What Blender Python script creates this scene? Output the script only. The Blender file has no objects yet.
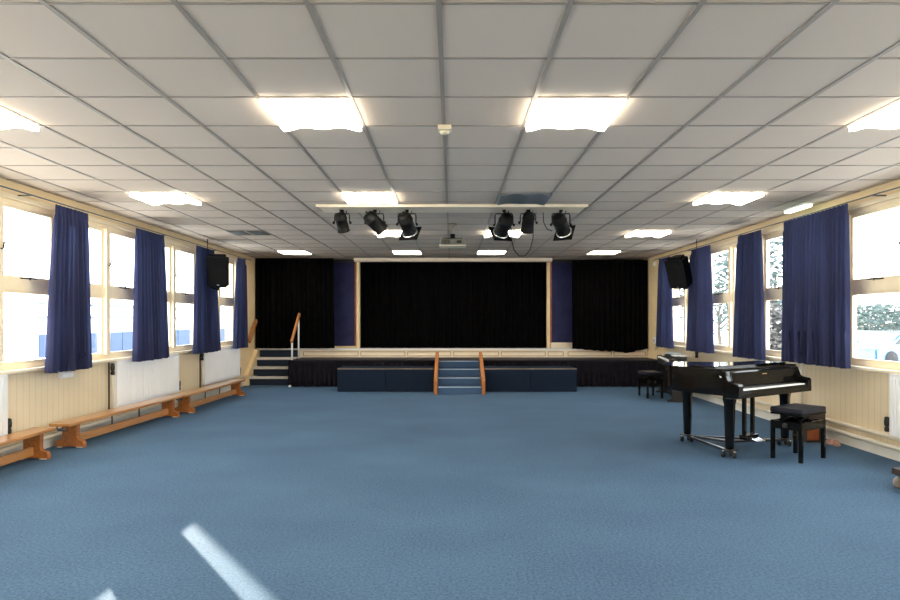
import bpy, bmesh, math, random
from mathutils import Vector, Matrix
random.seed(7)
PI = math.pi
scene = bpy.context.scene
C = scene.collection
H = 1.45            # eye height
CEIL = 2.90
WX = 4.60           # inner face of the side walls (+-)
FARY = 15.3         # back of the stage recess as built
NEARY = -2.9

# ------------------------------------------------------------------ materials
def nt(name):
    m = bpy.data.materials.new(name); m.use_nodes = True
    n = m.node_tree.nodes; l = m.node_tree.links
    return m, n, l, n['Principled BSDF']

def mat(name, col, rough=0.5, metal=0.0, noise=0.0, scale=20.0, bump=0.0, bscale=80.0, coat=0.0, spec=0.5, stretch=None, sheen=0.0):
    m, n, l, p = nt(name)
    p.inputs['Base Color'].default_value = (*col, 1)
    p.inputs['Roughness'].default_value = rough
    p.inputs['Metallic'].default_value = metal
    p.inputs['Specular IOR Level'].default_value = spec
    p.inputs['Coat Weight'].default_value = coat
    p.inputs['Coat Roughness'].default_value = 0.03
    p.inputs['Sheen Weight'].default_value = sheen
    tc = n.new('ShaderNodeTexCoord')
    vec = tc.outputs['Object']
    if stretch:
        mp = n.new('ShaderNodeMapping'); mp.inputs['Scale'].default_value = stretch
        l.new(vec, mp.inputs['Vector']); vec = mp.outputs['Vector']
    if noise > 0:
        t = n.new('ShaderNodeTexNoise'); t.inputs['Scale'].default_value = scale
        t.inputs['Detail'].default_value = 5
        l.new(vec, t.inputs['Vector'])
        r = n.new('ShaderNodeValToRGB')
        a = tuple(max(0, c*(1-noise)) for c in col); b = tuple(min(1, c*(1+noise)) for c in col)
        r.color_ramp.elements[0].color = (*a, 1); r.color_ramp.elements[1].color = (*b, 1)
        r.color_ramp.elements[0].position = 0.3; r.color_ramp.elements[1].position = 0.7
        l.new(t.outputs['Fac'], r.inputs['Fac']); l.new(r.outputs['Color'], p.inputs['Base Color'])
    if bump > 0:
        t2 = n.new('ShaderNodeTexNoise'); t2.inputs['Scale'].default_value = bscale; t2.inputs['Detail'].default_value = 4
        l.new(vec, t2.inputs['Vector'])
        b = n.new('ShaderNodeBump'); b.inputs['Strength'].default_value = bump; b.inputs['Distance'].default_value = 0.01
        l.new(t2.outputs['Fac'], b.inputs['Height']); l.new(b.outputs['Normal'], p.inputs['Normal'])
    return m

def mat_emit(name, col, strength):
    m, n, l, p = nt(name)
    p.inputs['Base Color'].default_value = (*col, 1)
    p.inputs['Emission Color'].default_value = (*col, 1)
    p.inputs['Emission Strength'].default_value = strength
    p.inputs['Roughness'].default_value = 0.4
    return m

def mat_glass(name):
    m = bpy.data.materials.new(name); m.use_nodes = True
    n = m.node_tree.nodes; l = m.node_tree.links; n.clear()
    o = n.new('ShaderNodeOutputMaterial'); mx = n.new('ShaderNodeMixShader')
    t = n.new('ShaderNodeBsdfTransparent'); g = n.new('ShaderNodeBsdfGlossy'); f = n.new('ShaderNodeMath'); lw = n.new('ShaderNodeLayerWeight')
    lw.inputs['Blend'].default_value = 0.5
    f.operation = 'POWER'; f.inputs[1].default_value = 5.0; f.use_clamp = True
    l.new(lw.outputs['Facing'], f.inputs[0])
    f2 = n.new('ShaderNodeMath'); f2.operation = 'MULTIPLY_ADD'; f2.inputs[1].default_value = 0.8; f2.inputs[2].default_value = 0.03
    l.new(f.outputs[0], f2.inputs[0])
    t.inputs['Color'].default_value = (0.97, 0.985, 0.98, 1); g.inputs['Roughness'].default_value = 0.01
    l.new(f2.outputs[0], mx.inputs['Fac']); l.new(t.outputs[0], mx.inputs[1]); l.new(g.outputs[0], mx.inputs[2])
    l.new(mx.outputs[0], o.inputs['Surface'])
    return m

def mat_cloth(name, col, trans, tcol=None, noise=0.12, scale=8.0):
    m = bpy.data.materials.new(name); m.use_nodes = True
    n = m.node_tree.nodes; l = m.node_tree.links; n.clear()
    o = n.new('ShaderNodeOutputMaterial'); mx = n.new('ShaderNodeMixShader'); mx.inputs['Fac'].default_value = trans
    d = n.new('ShaderNodeBsdfDiffuse'); t = n.new('ShaderNodeBsdfTranslucent')
    tc = n.new('ShaderNodeTexCoord')
    tx = n.new('ShaderNodeTexNoise'); tx.inputs['Scale'].default_value = scale; tx.inputs['Detail'].default_value = 4
    l.new(tc.outputs['Object'], tx.inputs['Vector'])
    r = n.new('ShaderNodeValToRGB')
    r.color_ramp.elements[0].color = (*[c*(1-noise) for c in col], 1); r.color_ramp.elements[1].color = (*[c*(1+noise) for c in col], 1)
    l.new(tx.outputs['Fac'], r.inputs['Fac']); l.new(r.outputs['Color'], d.inputs['Color'])
    t.inputs['Color'].default_value = (*(tcol or col), 1)
    l.new(d.outputs[0], mx.inputs[1]); l.new(t.outputs[0], mx.inputs[2]); l.new(mx.outputs[0], o.inputs['Surface'])
    return m

def mat_carpet():
    m, n, l, p = nt('blue_carpet')
    tc = n.new('ShaderNodeTexCoord')
    a = n.new('ShaderNodeTexNoise'); a.inputs["Scale"].default_value = 55; a.inputs['Detail'].default_value = 8; a.inputs['Roughness'].default_value = 0.85
    b = n.new('ShaderNodeTexNoise'); b.inputs['Scale'].default_value = 0.8; b.inputs['Detail'].default_value = 8
    mp = n.new('ShaderNodeMapping'); mp.inputs['Scale'].default_value = (1, 1.3, 1)
    l.new(tc.outputs['Object'], a.inputs['Vector']); l.new(tc.outputs['Object'], mp.inputs['Vector']); l.new(mp.outputs[0], b.inputs['Vector'])
    r = n.new('ShaderNodeValToRGB')
    r.color_ramp.elements[0].position = 0.40; r.color_ramp.elements[0].color = (0.033, 0.076, 0.135, 1)
    r.color_ramp.elements[1].position = 0.60; r.color_ramp.elements[1].color = (0.092, 0.160, 0.258, 1)
    l.new(a.outputs['Fac'], r.inputs['Fac'])
    r2 = n.new('ShaderNodeValToRGB')
    r2.color_ramp.elements[0].position = 0.3; r2.color_ramp.elements[0].color = (0.86, 0.86, 0.88, 1)
    r2.color_ramp.elements[1].position = 0.7; r2.color_ramp.elements[1].color = (1.08, 1.08, 1.06, 1)
    l.new(b.outputs['Fac'], r2.inputs['Fac'])
    mm = n.new('ShaderNodeMixRGB'); mm.blend_type = 'MULTIPLY'; mm.inputs['Fac'].default_value = 1
    l.new(r.outputs['Color'], mm.inputs['Color1']); l.new(r2.outputs['Color'], mm.inputs['Color2'])
    l.new(mm.outputs['Color'], p.inputs['Base Color'])
    p.inputs['Roughness'].default_value = 0.95; p.inputs['Specular IOR Level'].default_value = 0.15
    bu = n.new('ShaderNodeBump'); bu.inputs['Strength'].default_value = 0.25; bu.inputs['Distance'].default_value = 0.006
    l.new(a.outputs['Fac'], bu.inputs['Height']); l.new(bu.outputs['Normal'], p.inputs['Normal'])
    return m

def mat_boards(name, col, pitch, axis='Y'):
    """painted vertical tongue and groove boards"""
    m, n, l, p = nt(name)
    tc = n.new('ShaderNodeTexCoord'); s = n.new('ShaderNodeSeparateXYZ'); l.new(tc.outputs['Object'], s.inputs[0])
    d = n.new('ShaderNodeMath'); d.operation = 'DIVIDE'; d.inputs[1].default_value = pitch; l.new(s.outputs[axis], d.inputs[0])
    f = n.new('ShaderNodeMath'); f.operation = 'FRACT'; l.new(d.outputs[0], f.inputs[0])
    c = n.new('ShaderNodeMath'); c.operation = 'GREATER_THAN'; c.inputs[1].default_value = 0.06; l.new(f.outputs[0], c.inputs[0])
    r = n.new('ShaderNodeValToRGB')
    r.color_ramp.elements[0].color = (*[v*0.74 for v in col], 1); r.color_ramp.elements[1].color = (*col, 1)
    l.new(c.outputs[0], r.inputs['Fac'])
    t = n.new('ShaderNodeTexNoise'); t.inputs['Scale'].default_value = 2.5; l.new(tc.outputs['Object'], t.inputs['Vector'])
    r2 = n.new('ShaderNodeValToRGB'); r2.color_ramp.elements[0].color = (0.9, 0.9, 0.88, 1); r2.color_ramp.elements[1].color = (1.06, 1.05, 1.05, 1)
    l.new(t.outputs['Fac'], r2.inputs['Fac'])
    mm = n.new('ShaderNodeMixRGB'); mm.blend_type = 'MULTIPLY'; mm.inputs['Fac'].default_value = 1
    l.new(r.outputs['Color'], mm.inputs['Color1']); l.new(r2.outputs['Color'], mm.inputs['Color2'])
    l.new(mm.outputs['Color'], p.inputs['Base Color']); p.inputs['Roughness'].default_value = 0.45
    b = n.new('ShaderNodeBump'); b.inputs['Strength'].default_value = 0.4; b.inputs['Distance'].default_value = 0.004
    l.new(c.outputs[0], b.inputs['Height']); l.new(b.outputs['Normal'], p.inputs['Normal'])
    return m

def mat_tile():
    m, n, l, p = nt('ceiling_tile')
    tc = n.new('ShaderNodeTexCoord')
    t = n.new('ShaderNodeTexNoise'); t.inputs['Scale'].default_value = 130; t.inputs['Detail'].default_value = 3; l.new(tc.outputs['Object'], t.inputs['Vector'])
    r = n.new('ShaderNodeValToRGB'); r.color_ramp.elements[0].color = (0.49, 0.422, 0.36, 1); r.color_ramp.elements[1].color = (0.55, 0.475, 0.41, 1)
    l.new(t.outputs['Fac'], r.inputs['Fac'])
    # every panel a hair different
    mp = n.new('ShaderNodeMapping'); mp.inputs['Location'].default_value = (0.06/0.6 + 20, -2.86/0.6 + 20, 0.5); mp.inputs['Scale'].default_value = (1/0.6, 1/0.6, 0)
    l.new(tc.outputs['Object'], mp.inputs['Vector'])
    fl = n.new('ShaderNodeVectorMath'); fl.operation = 'FLOOR'; l.new(mp.outputs[0], fl.inputs[0])
    w = n.new('ShaderNodeTexWhiteNoise'); w.noise_dimensions = '3D'; l.new(fl.outputs[0], w.inputs['Vector'])
    r2 = n.new('ShaderNodeValToRGB'); r2.color_ramp.elements[0].color = (0.955, 0.955, 0.955, 1); r2.color_ramp.elements[1].color = (1.02, 1.015, 1.01, 1)
    l.new(w.outputs['Value'], r2.inputs['Fac'])
    mm = n.new('ShaderNodeMixRGB'); mm.blend_type = 'MULTIPLY'; mm.inputs['Fac'].default_value = 1
    l.new(r.outputs['Color'], mm.inputs['Color1']); l.new(r2.outputs['Color'], mm.inputs['Color2'])
    l.new(mm.outputs['Color'], p.inputs['Base Color']); p.inputs['Roughness'].default_value = 0.9
    return m

CREAM = (0.80, 0.62, 0.36)
M = dict(
    carpet=mat_carpet(), tile=mat_tile(),
    boards=mat_boards('cream_painted_boards', (0.78, 0.66, 0.46), 0.1),
    cream=mat('cream_paint', CREAM, 0.45, noise=0.05, scale=3),
    frame=mat('cream_window_paint', (0.90, 0.77, 0.55), 0.4, noise=0.04, scale=6),
    sillw=mat('sill_paint', (0.84, 0.74, 0.58), 0.4, noise=0.04, scale=5),
    tbar=mat('grey_ceiling_bar', (0.27, 0.235, 0.205), 0.5, noise=0.03),
    white=mat('white_enamel', (0.80, 0.80, 0.80), 0.35, noise=0.02, scale=4),
    rad=mat('white_radiator_enamel', (0.86, 0.87, 0.88), 0.35, noise=0.02, scale=4),
    moulding=mat('tan_moulding_paint', (0.42, 0.28, 0.14), 0.5, noise=0.1),
    pipe=mat('cream_pipe_paint', (0.80, 0.73, 0.60), 0.35, noise=0.05, scale=6),
    skirt=mat('skirting_paint', (0.74, 0.70, 0.62), 0.45, noise=0.05, scale=5),
    navy=mat_cloth('navy_curtain_cloth', (0.038, 0.042, 0.092), 0.09, (0.04, 0.065, 0.17)),
    navy2=mat('navy_drape_cloth', (0.020, 0.023, 0.075), 0.8, noise=0.2, scale=4, spec=0.2),
    black=mat('black_stage_cloth', (0.0035, 0.0035, 0.0038), 1.0, noise=0.2, scale=6, spec=0.0),
    skirtc=mat('black_skirt_cloth', (0.010, 0.009, 0.013), 0.9, noise=0.3, scale=8, spec=0.1),
    deck=mat('dark_deck_board', (0.016, 0.012, 0.014), 0.6, noise=0.3, scale=6),
    boxc=mat('dark_blue_carpet', (0.011, 0.019, 0.036), 0.95, noise=0.3, scale=90, spec=0.1),
    stepc=mat('blue_step_carpet', (0.06, 0.11, 0.20), 0.95, noise=0.25, scale=90, spec=0.1),
    stepd=mat('dark_step_carpet', (0.025, 0.035, 0.055), 0.95, noise=0.3, scale=90, spec=0.1),
    nosing=mat('pale_nosing', (0.62, 0.60, 0.56), 0.5, noise=0.06),
    nosing2=mat('blue_grey_nosing', (0.32, 0.42, 0.56), 0.5, noise=0.06),
    brownedge=mat('brown_box_edge', (0.16, 0.12, 0.09), 0.6, noise=0.2),
    wood=mat('orange_pine', (0.36, 0.125, 0.03), 0.38, noise=0.28, scale=7, stretch=(6, 0.5, 6), coat=0.25),
    woodtop=mat('varnished_bench_top', (0.46, 0.215, 0.07), 0.28, noise=0.22, scale=7, stretch=(8, 0.5, 8), coat=0.4),
    rail=mat('orange_handrail_wood', (0.40, 0.155, 0.045), 0.4, noise=0.25, scale=7, stretch=(5, 5, 1)),
    dark=mat('black_plastic', (0.012, 0.012, 0.013), 0.45, noise=0.1),
    grille=mat('black_speaker_grille', (0.006, 0.006, 0.007), 0.7, noise=0.4, scale=200, spec=0.1),
    speaker=mat('black_speaker_shell', (0.005, 0.005, 0.006), 0.6, noise=0.1, spec=0.12),
    metalblk=mat('black_painted_metal', (0.005, 0.005, 0.005), 0.55, noise=0.15, spec=0.15),
    lens=mat('lens_glass', (0.05, 0.05, 0.05), 0.08, metal=0.6),
    chrome=mat('chrome', (0.75, 0.75, 0.76), 0.18, metal=1.0, noise=0.02),
    gunmetal=mat('dark_polished_metal', (0.10, 0.10, 0.11), 0.28, metal=1.0, noise=0.03),
    brass=mat('brass', (0.65, 0.45, 0.16), 0.3, metal=1.0, noise=0.05),
    piano=mat('black_piano_lacquer', (0.005, 0.005, 0.005), 0.06, coat=0.05, spec=0.2, noise=0.05),
    ivory=mat('white_keys', (0.85, 0.85, 0.82), 0.25, noise=0.01),
    ebony=mat('black_keys', (0.006, 0.006, 0.006), 0.3, noise=0.05),
    felt=mat('red_felt', (0.12, 0.01, 0.01), 0.9, noise=0.1),
    leather=mat('black_leather', (0.006, 0.006, 0.012), 0.35, spec=0.3, noise=0.2, scale=40, bump=0.1),
    grey=mat('grey_plastic', (0.42, 0.40, 0.36), 0.5, noise=0.05),
    projgrey=mat('grey_projector_shell', (0.16, 0.155, 0.13), 0.5, noise=0.05),
    beige=mat('beige_plastic', (0.70, 0.62, 0.45), 0.5, noise=0.03),
    board=mat('cream_lighting_board', (0.78, 0.68, 0.54), 0.5, noise=0.04, scale=4),
    glass=mat_glass('window_glass'),
    lamp=mat_emit('lit_diffuser', (1.0, 0.89, 0.72), 11.0),
    unlit=mat('unlit_diffuser', (0.13, 0.15, 0.17), 0.4, noise=0.06),
    exitlamp=mat_emit('lit_emergency_lens', (0.80, 1.0, 0.72), 2.2),
    paper=mat('paper', (0.80, 0.80, 0.80), 0.7, noise=0.03),
    bookc=mat('blue_grey_cover', (0.10, 0.14, 0.20), 0.5, noise=0.1),
    redwood=mat('red_brown_wood', (0.30, 0.075, 0.02), 0.45, noise=0.25, scale=10),
    darkwood=mat('dark_brown_wood', (0.035, 0.018, 0.012), 0.5, noise=0.25, scale=10),
    pink=mat('pinkish_cloth', (0.42, 0.24, 0.19), 0.9, noise=0.25, scale=40),
    ground=mat('pale_paving', (0.68, 0.69, 0.70), 0.9, noise=0.12, scale=1.5),
    facade=mat('white_render', (0.85, 0.87, 0.88), 0.8, noise=0.03, scale=1),
    bluep=mat('blue_panel', (0.015, 0.042, 0.105), 0.6, noise=0.15, scale=2),
    railg=mat('grey_rail_paint', (0.07, 0.085, 0.10), 0.5, noise=0.05),
    bark=mat('bark', (0.10, 0.085, 0.07), 0.9, noise=0.3, scale=12),
    leaf=mat('grey_green_leaves', (0.045, 0.07, 0.065), 0.8, noise=0.4, scale=3),
    hedge=mat('brown_hedge_leaves', (0.045, 0.045, 0.045), 0.8, noise=0.4, scale=3),
    carblue=mat('blue_car_paint', (0.03, 0.10, 0.25), 0.25, coat=1.0, noise=0.03),
    cargrey=mat('grey_car_paint', (0.04, 0.045, 0.05), 0.25, coat=1.0, noise=0.03),
    tyre=mat('tyre_rubber', (0.015, 0.015, 0.016), 0.8, noise=0.1),
    roofm=mat('grey_roof_felt', (0.2, 0.2, 0.21), 0.9, noise=0.2),
)

# ------------------------------------------------------------------ mesh helpers
class MB:
    def __init__(s): s.bm = bmesh.new()
    def box(s, x0, x1, y0, y1, z0, z1, bevel=0.0, mtx=None):
        r = bmesh.ops.create_cube(s.bm, size=1)
        vs = r['verts']
        for v in vs:
            v.co = Vector((x0 + (v.co.x+.5)*(x1-x0), y0 + (v.co.y+.5)*(y1-y0), z0 + (v.co.z+.5)*(z1-z0)))
        if bevel > 0:
            es = list({e for v in vs for e in v.link_edges})
            rr = bmesh.ops.bevel(s.bm, geom=es, offset=bevel, segments=2, affect='EDGES', profile=0.6)
            vs = list({v for f in rr['faces'] for v in f.verts} | {v for v in vs if v.is_valid})
        if mtx is not None:
            for v in vs: v.co = mtx @ v.co
        return s
    def prism(s, pts, z0, z1, plane='XY', bevel=0.0):
        """extruded polygon; plane XY: pts=(x,y) along z; XZ: pts=(x,z) along y; YZ: pts=(y,z) along x"""
        def mk(p, t):
            if plane == 'XY': return (p[0], p[1], t)
            if plane == 'XZ': return (p[0], t, p[1])
            return (t, p[0], p[1])
        a = [s.bm.verts.new(mk(p, z0)) for p in pts]; b = [s.bm.verts.new(mk(p, z1)) for p in pts]
        fs = [s.bm.faces.new(a), s.bm.faces.new(b[::-1])]
        n = len(pts)
        for i in range(n): fs.append(s.bm.faces.new((a[i], b[i], b[(i+1) % n], a[(i+1) % n])))
        if bevel > 0:
            es = list({e for f in fs[:2] for e in f.edges})
            bmesh.ops.bevel(s.bm, geom=es, offset=bevel, segments=2, affect='EDGES')
        return s
    def tube(s, pts, r, seg=10, cap=True):
        pts = [Vector(p) for p in pts]; rings = []
        rr = r if isinstance(r, (list, tuple)) else [r]*len(pts)
        prev = None
        for i, p in enumerate(pts):
            t = (pts[min(i+1, len(pts)-1)] - pts[max(i-1, 0)]).normalized()
            if prev is None:
                a = Vector((0, 0, 1)) if abs(t.z) < 0.9 else Vector((1, 0, 0))
                u = t.cross(a).normalized()
            else:
                u = (prev - t*prev.dot(t)).normalized()
            prev = u; w = t.cross(u)
            rings.append([s.bm.verts.new(p + (u*math.cos(2*PI*k/seg) + w*math.sin(2*PI*k/seg))*rr[i]) for k in range(seg)])
        for i in range(len(rings)-1):
            for k in range(seg):
                f = s.bm.faces.new((rings[i][k], rings[i][(k+1) % seg], rings[i+1][(k+1) % seg], rings[i+1][k])); f.smooth = True
        if cap:
            s.bm.faces.new(rings[0][::-1]); s.bm.faces.new(rings[-1])
        return s
    def bar(s, a, b, w, h):
        """square bar between two points"""
        a = Vector(a); b = Vector(b); t = (b-a).normalized()
        up = Vector((0, 0, 1)) if abs(t.z) < 0.95 else Vector((0, 1, 0))
        u = t.cross(up).normalized(); v = u.cross(t)
        def ring(p): return [s.bm.verts.new(p + u*sx*w/2 + v*sy*h/2) for sx, sy in ((-1,-1),(1,-1),(1,1),(-1,1))]
        A = ring(a); B = ring(b)
        s.bm.faces.new(A[::-1]); s.bm.faces.new(B)
        for k in range(4): s.bm.faces.new((A[k], A[(k+1) % 4], B[(k+1) % 4], B[k]))
        return s
    def lathe(s, prof, seg=24, mtx=None):
        """prof: (radius, height) pairs round z"""
        rings = []
        for r, z in prof:
            ring = []
            for k in range(seg):
                v = Vector((r*math.cos(2*PI*k/seg), r*math.sin(2*PI*k/seg), z))
                ring.append(s.bm.verts.new(mtx @ v if mtx is not None else v))
            rings.append(ring)
        for i in range(len(rings)-1):
            for k in range(seg):
                f = s.bm.faces.new((rings[i][k], rings[i][(k+1) % seg], rings[i+1][(k+1) % seg], rings[i+1][k])); f.smooth = True
        s.bm.faces.new(rings[0][::-1]); s.bm.faces.new(rings[-1])
        return s
    def grid(s, fn, nu, nv, smooth=True):
        vs = [[s.bm.verts.new(fn(i/nu, j/nv)) for j in range(nv+1)] for i in range(nu+1)]
        for i in range(nu):
            for j in range(nv):
                f = s.bm.faces.new((vs[i][j], vs[i+1][j], vs[i+1][j+1], vs[i][j+1])); f.smooth = smooth
        return s
    def build(s, name, m, parent=None, recalc=True, loc=None, rot=None):
        if recalc: bmesh.ops.recalc_face_normals(s.bm, faces=s.bm.faces)
        me = bpy.data.meshes.new(name); s.bm.to_mesh(me); s.bm.free()
        me.materials.append(m)
        o = bpy.data.objects.new(name, me); C.objects.link(o)
        if parent is not None: o.parent = parent
        if loc is not None: o.location = loc
        if rot is not None: o.rotation_euler = rot
        return o

def tag(o, label, cat, group=None, kind=None):
    o['label'] = label; o['category'] = cat
    if group: o['group'] = group
    if kind: o['kind'] = kind
    return o
def thing(name, label, cat, loc=(0, 0, 0), rz=0.0, group=None):
    o = bpy.data.objects.new(name, None); C.objects.link(o)
    o.location = loc; o.rotation_euler = (0, 0, rz); o.empty_display_size = 0.1
    return tag(o, label, cat, group)
def struct(o):
    o['kind'] = 'structure'; return o
def copy_tree(o, parent=None):
    c = o.copy(); C.objects.link(c)
    if parent is not None: c.parent = parent
    for ch in list(o.children): copy_tree(ch, c)
    return c
def place(root, first, loc, rz, label, group=None):
    o = first if not first.get('_used') else copy_tree(first)
    first['_used'] = 1
    o.location = loc; o.rotation_euler[2] = rz; o['label'] = label
    if group: o['group'] = group
    return o

# ------------------------------------------------------------------ camera
cd = bpy.data.cameras.new('camera'); cam = bpy.data.objects.new('camera', cd); C.objects.link(cam)
cam.location = (0, 0, H); cam.rotation_euler = (PI/2, 0, 0)
cd.sensor_width = 36; cd.lens = 25.0; cd.shift_x = -2/900; cd.shift_y = 20/900
cd.clip_start = 0.05; cd.clip_end = 300
scene.camera = cam

# ------------------------------------------------------------------ shell
struct(MB().box(-4.9, 4.9, NEARY, 16.2, -0.12, 0.0).build('floor', M['carpet']))
struct(MB().box(-4.9, 4.9, NEARY-.2, 16.3, CEIL, CEIL+0.18).build('ceiling', M['tile']))
WB = 0.93; WT = 2.72           # bottom and top of the window band
Y0, Y1 = -2.64, 13.36          # run of windows
for sd, nm in ((-1, 'left'), (1, 'right')):
    a, b = sorted((sd*WX, sd*(WX+.25)))
    w = MB()
    w.box(a, b, Y0, Y1, 0, WB-.03)
    struct(w.build('wall_%s' % nm, M['boards']))
    u = MB(); u.box(a, b, Y0, Y1, WT, CEIL); u.box(a, b, Y1, 16.2, 0, CEIL); u.box(a, b, NEARY, Y0, 0, CEIL)
    struct(u.build('wall_%s_upper' % nm, M['cream']))
    struct(MB().box(*sorted((sd*WX, sd*(WX-.018))), NEARY, 13.9, 0.0, 0.10).build('baseboard_%s' % nm, M['skirt']))
    struct(MB().box(*sorted((sd*(WX+.2), sd*(WX-.07))), Y0, Y1+.05, WB-.035, WB-.002, 0.006).build('trim_%d' % (1 if sd < 0 else 2), M['sillw']))
    # timber cover strip over the window heads
    struct(MB().box(*sorted((sd*WX, sd*(WX-.02))), Y0, Y1+.1, WT-.005, WT+.045, 0.004).build('trim_%d' % (3 if sd < 0 else 4), M['frame']))
struct(MB().box(-4.9, 4.9, NEARY-.2, NEARY, 0, CEIL).build('wall_back', M['cream']))
struct(MB().box(-4.9, 4.9, 16.2, 16.35, 0, CEIL).build('wall_front', M['deck']))

# suspended ceiling bars
g = MB()
for j in range(-7, 8):
    x = -0.06 + 0.6*j
    g.box(x-.0135, x+.0135, NEARY, 14.7, CEIL-.006, CEIL+.01)
struct(g.build('trim_5', M['tbar']))
g = MB()
k = -9
while 2.86+.6*k < 14.7:
    y = 2.86+.6*k
    if y > NEARY: g.box(-WX, WX, y-.007, y+.007, CEIL-.005, CEIL+.01)
    k += 1
struct(g.build('trim_6', M['tbar']))

# ------------------------------------------------------------------ windows
def window(n, sd, ya, yb):
    xi = sd*(WX+.03); xo = sd*(WX+.11)
    a, b = sorted((xi, xo)); ym = (ya+yb)/2
    ap, bp = sorted((sd*(WX-.005), xo))
    f = MB()
    f.box(ap, bp, ya, ya+.085, WB, WT); f.box(ap, bp, yb-.085, yb, WB, WT)
    f.box(a, b, ya+.085, yb-.085, WB, WB+.055); f.box(a, b, ya+.085, yb-.085, WT-.055, WT)
    f.box(ap, bp, ym-.045, ym+.045, WB+.055, WT-.055)
    for y2, y3 in ((ya+.085, ym-.045), (ym+.045, yb-.085)):
        f.box(a, b, y2, y3, 1.765, 1.885)
    root = struct(f.build('window_%d' % n, M['frame']))
    for y2, y3 in ((ya+.085, ym-.045), (ym+.045, yb-.085)):
        c0, c1 = sorted((sd*(WX+.045), sd*(WX+.09)))
        for z0, z1, w in ((WB+.055, 1.765, .028), (1.885, WT-.055, .034)):
            s = MB()
            s.box(c0, c1, y2, y2+w, z0, z1); s.box(c0, c1, y3-w, y3, z0, z1)
            s.box(c0, c1, y2+w, y3-w, z0, z0+w); s.box(c0, c1, y2+w, y3-w, z1-w, z1)
            sash = s.build('sash', M['frame'], root)
            p0, p1 = sorted((sd*(WX+.064), sd*(WX+.070)))
            MB().box(p0, p1, y2+w, y3-w, z0+w, z1-w).build('pane', M['glass'], sash)
        st = MB()
        yc = (y2+y3)/2; xs = sd*(WX+.03)
        st.tube([(xs, yc-.13, 1.90), (xs, yc+.13, 1.905)], .007, 6)
        st.tube([(xs, yc+.02, 1.885), (xs, yc+.02, 1.93)], .006, 6)
        st.build('stay', M['metalblk'], root)
    hd = MB(); hd.tube([(sd*(WX-.01), ym, 2.18), (sd*(WX-.035), ym, 2.18), (sd*(WX-.04), ym+.01, 2.25)], .008, 6)
    hd.build('handle', M['metalblk'], root)
    return root
n = 1
for sd in (-1, 1):
    for k in range(8):
        window(n, sd, Y0+2*k, Y0+2*k+2); n += 1

# ------------------------------------------------------------------ curtains
def curtain(name, m, a0, a1, b0, b1, zt, zb, base, axis, sd, pleats, amp_t, amp_b, label, cat='curtain', group=None, zfun=None, seed=0, gather=True, thick=0.004):
    """a0..a1: extent at the top, b0..b1 at the hem, along 'axis'; base: distance of the cloth plane on the other axis; sd: the way it bulges"""
    rnd = random.Random(seed)
    ph = [rnd.uniform(-.5, .5) for _ in range(pleats+2)]
    am = [rnd.uniform(.65, 1.25) for _ in range(pleats+2)]
    def fold(u):
        q = u*pleats; i = int(q); t = q-i
        A = am[i]*(1-t)+am[i+1]*t
        return A*math.sin(2*PI*(q + .12*math.sin(q*1.7+seed)) + ph[i]*(1-t)+ph[i+1]*t)
    def fn(u, v):
        z_top = zt; z_bot = zb if zfun is None else zfun(u)
        e = v**0.8
        p = (a0+(a1-a0)*u)*(1-e) + (b0+(b1-b0)*u)*e
        amp = amp_t*(1-v)+amp_b*v
        if v < 0.05 and gather: amp *= 0.35
        off = amp*fold(u)*(1 + .15*math.sin(3*v+u*9))
        p += .35*amp*math.sin(4*PI*u*pleats*.5+1.3)*v
        z = z_top + (z_bot - z_top)*v + (.006*math.sin(u*pleats*4) if v > .97 else 0)
        if axis == 'Y': return Vector((base + sd*off, p, z))
        return Vector((p, base + sd*off, z))
    o = MB().grid(fn, pleats*10, 26).build(name, m, recalc=False)
    tag(o, label, cat, group)
    return o
CX = 4.43
WG = 'navy curtains at the side windows'
L = [(6.98, 7.62, 6.83, 7.715, 'navy curtain at left windows nearest the camera, in front of bare cream wall', 9),
     (8.74, 9.61, 8.69, 9.76, 'navy curtain hanging over the middle of the white radiator on the left wall', 10),
     (10.83, 11.62, 10.69, 11.83, 'navy curtain directly behind the black speaker on the left wall', 10),
     (12.92, 13.41, 12.71, 13.5, 'navy curtain at left wall beside the side stairs, narrowest on that wall', 7)]
for i, (a0, a1, b0, b1, lb, p) in enumerate(L):
    curtain('window_curtain', M['navy'], a0, a1, b0, b1, 2.745, .865, -CX, 'Y', 1, p, .030, .054, lb, group=WG, seed=i+1)
Rr = [(7.0, 8.36, 6.97, 8.36, 'widest navy curtain, pulled across at right above the piano stool', 18, 2.755, .905),
      (8.96, 9.70, 8.85, 9.85, 'narrow navy curtain on right wall behind the grand piano lid, next to the widest curtain', 10, 2.745, .88),
      (10.72, 11.58, 10.6, 11.79, 'navy curtain on right wall just beside and behind the black speaker', 10, 2.745, .88),
      (12.68, 13.36, 12.53, 13.5, 'navy curtain in the far right corner next to the black stage curtain', 7, 2.745, .88)]
for i, (a0, a1, b0, b1, lb, p, zt, zb) in enumerate(Rr):
    curtain('window_curtain', M['navy'], a0, a1, b0, b1, zt, zb, CX, 'Y', -1, p, .030, .052, lb, group=WG, seed=i+11)
for sd, nm in ((-1, 'left'), (1, 'right')):
    t = thing('curtain_track', 'thin dark curtain track above the windows along the %s wall' % nm, 'curtain track', (sd*CX, 5.5, 2.765), 0, 'curtain tracks')
    MB().tube([(0, -6.5, 0), (0, 8.25, 0)], .008, 8).build('rod', M['railg'], t)
    for y in (-6, -4, -2, 0, 1.1, 4.2, 6.3, 8.0):
        MB().bar((0, y, 0.0), (sd*(WX-CX-.016), y, 0.0), .014, .014).build('bracket', M['railg'], t)

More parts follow.
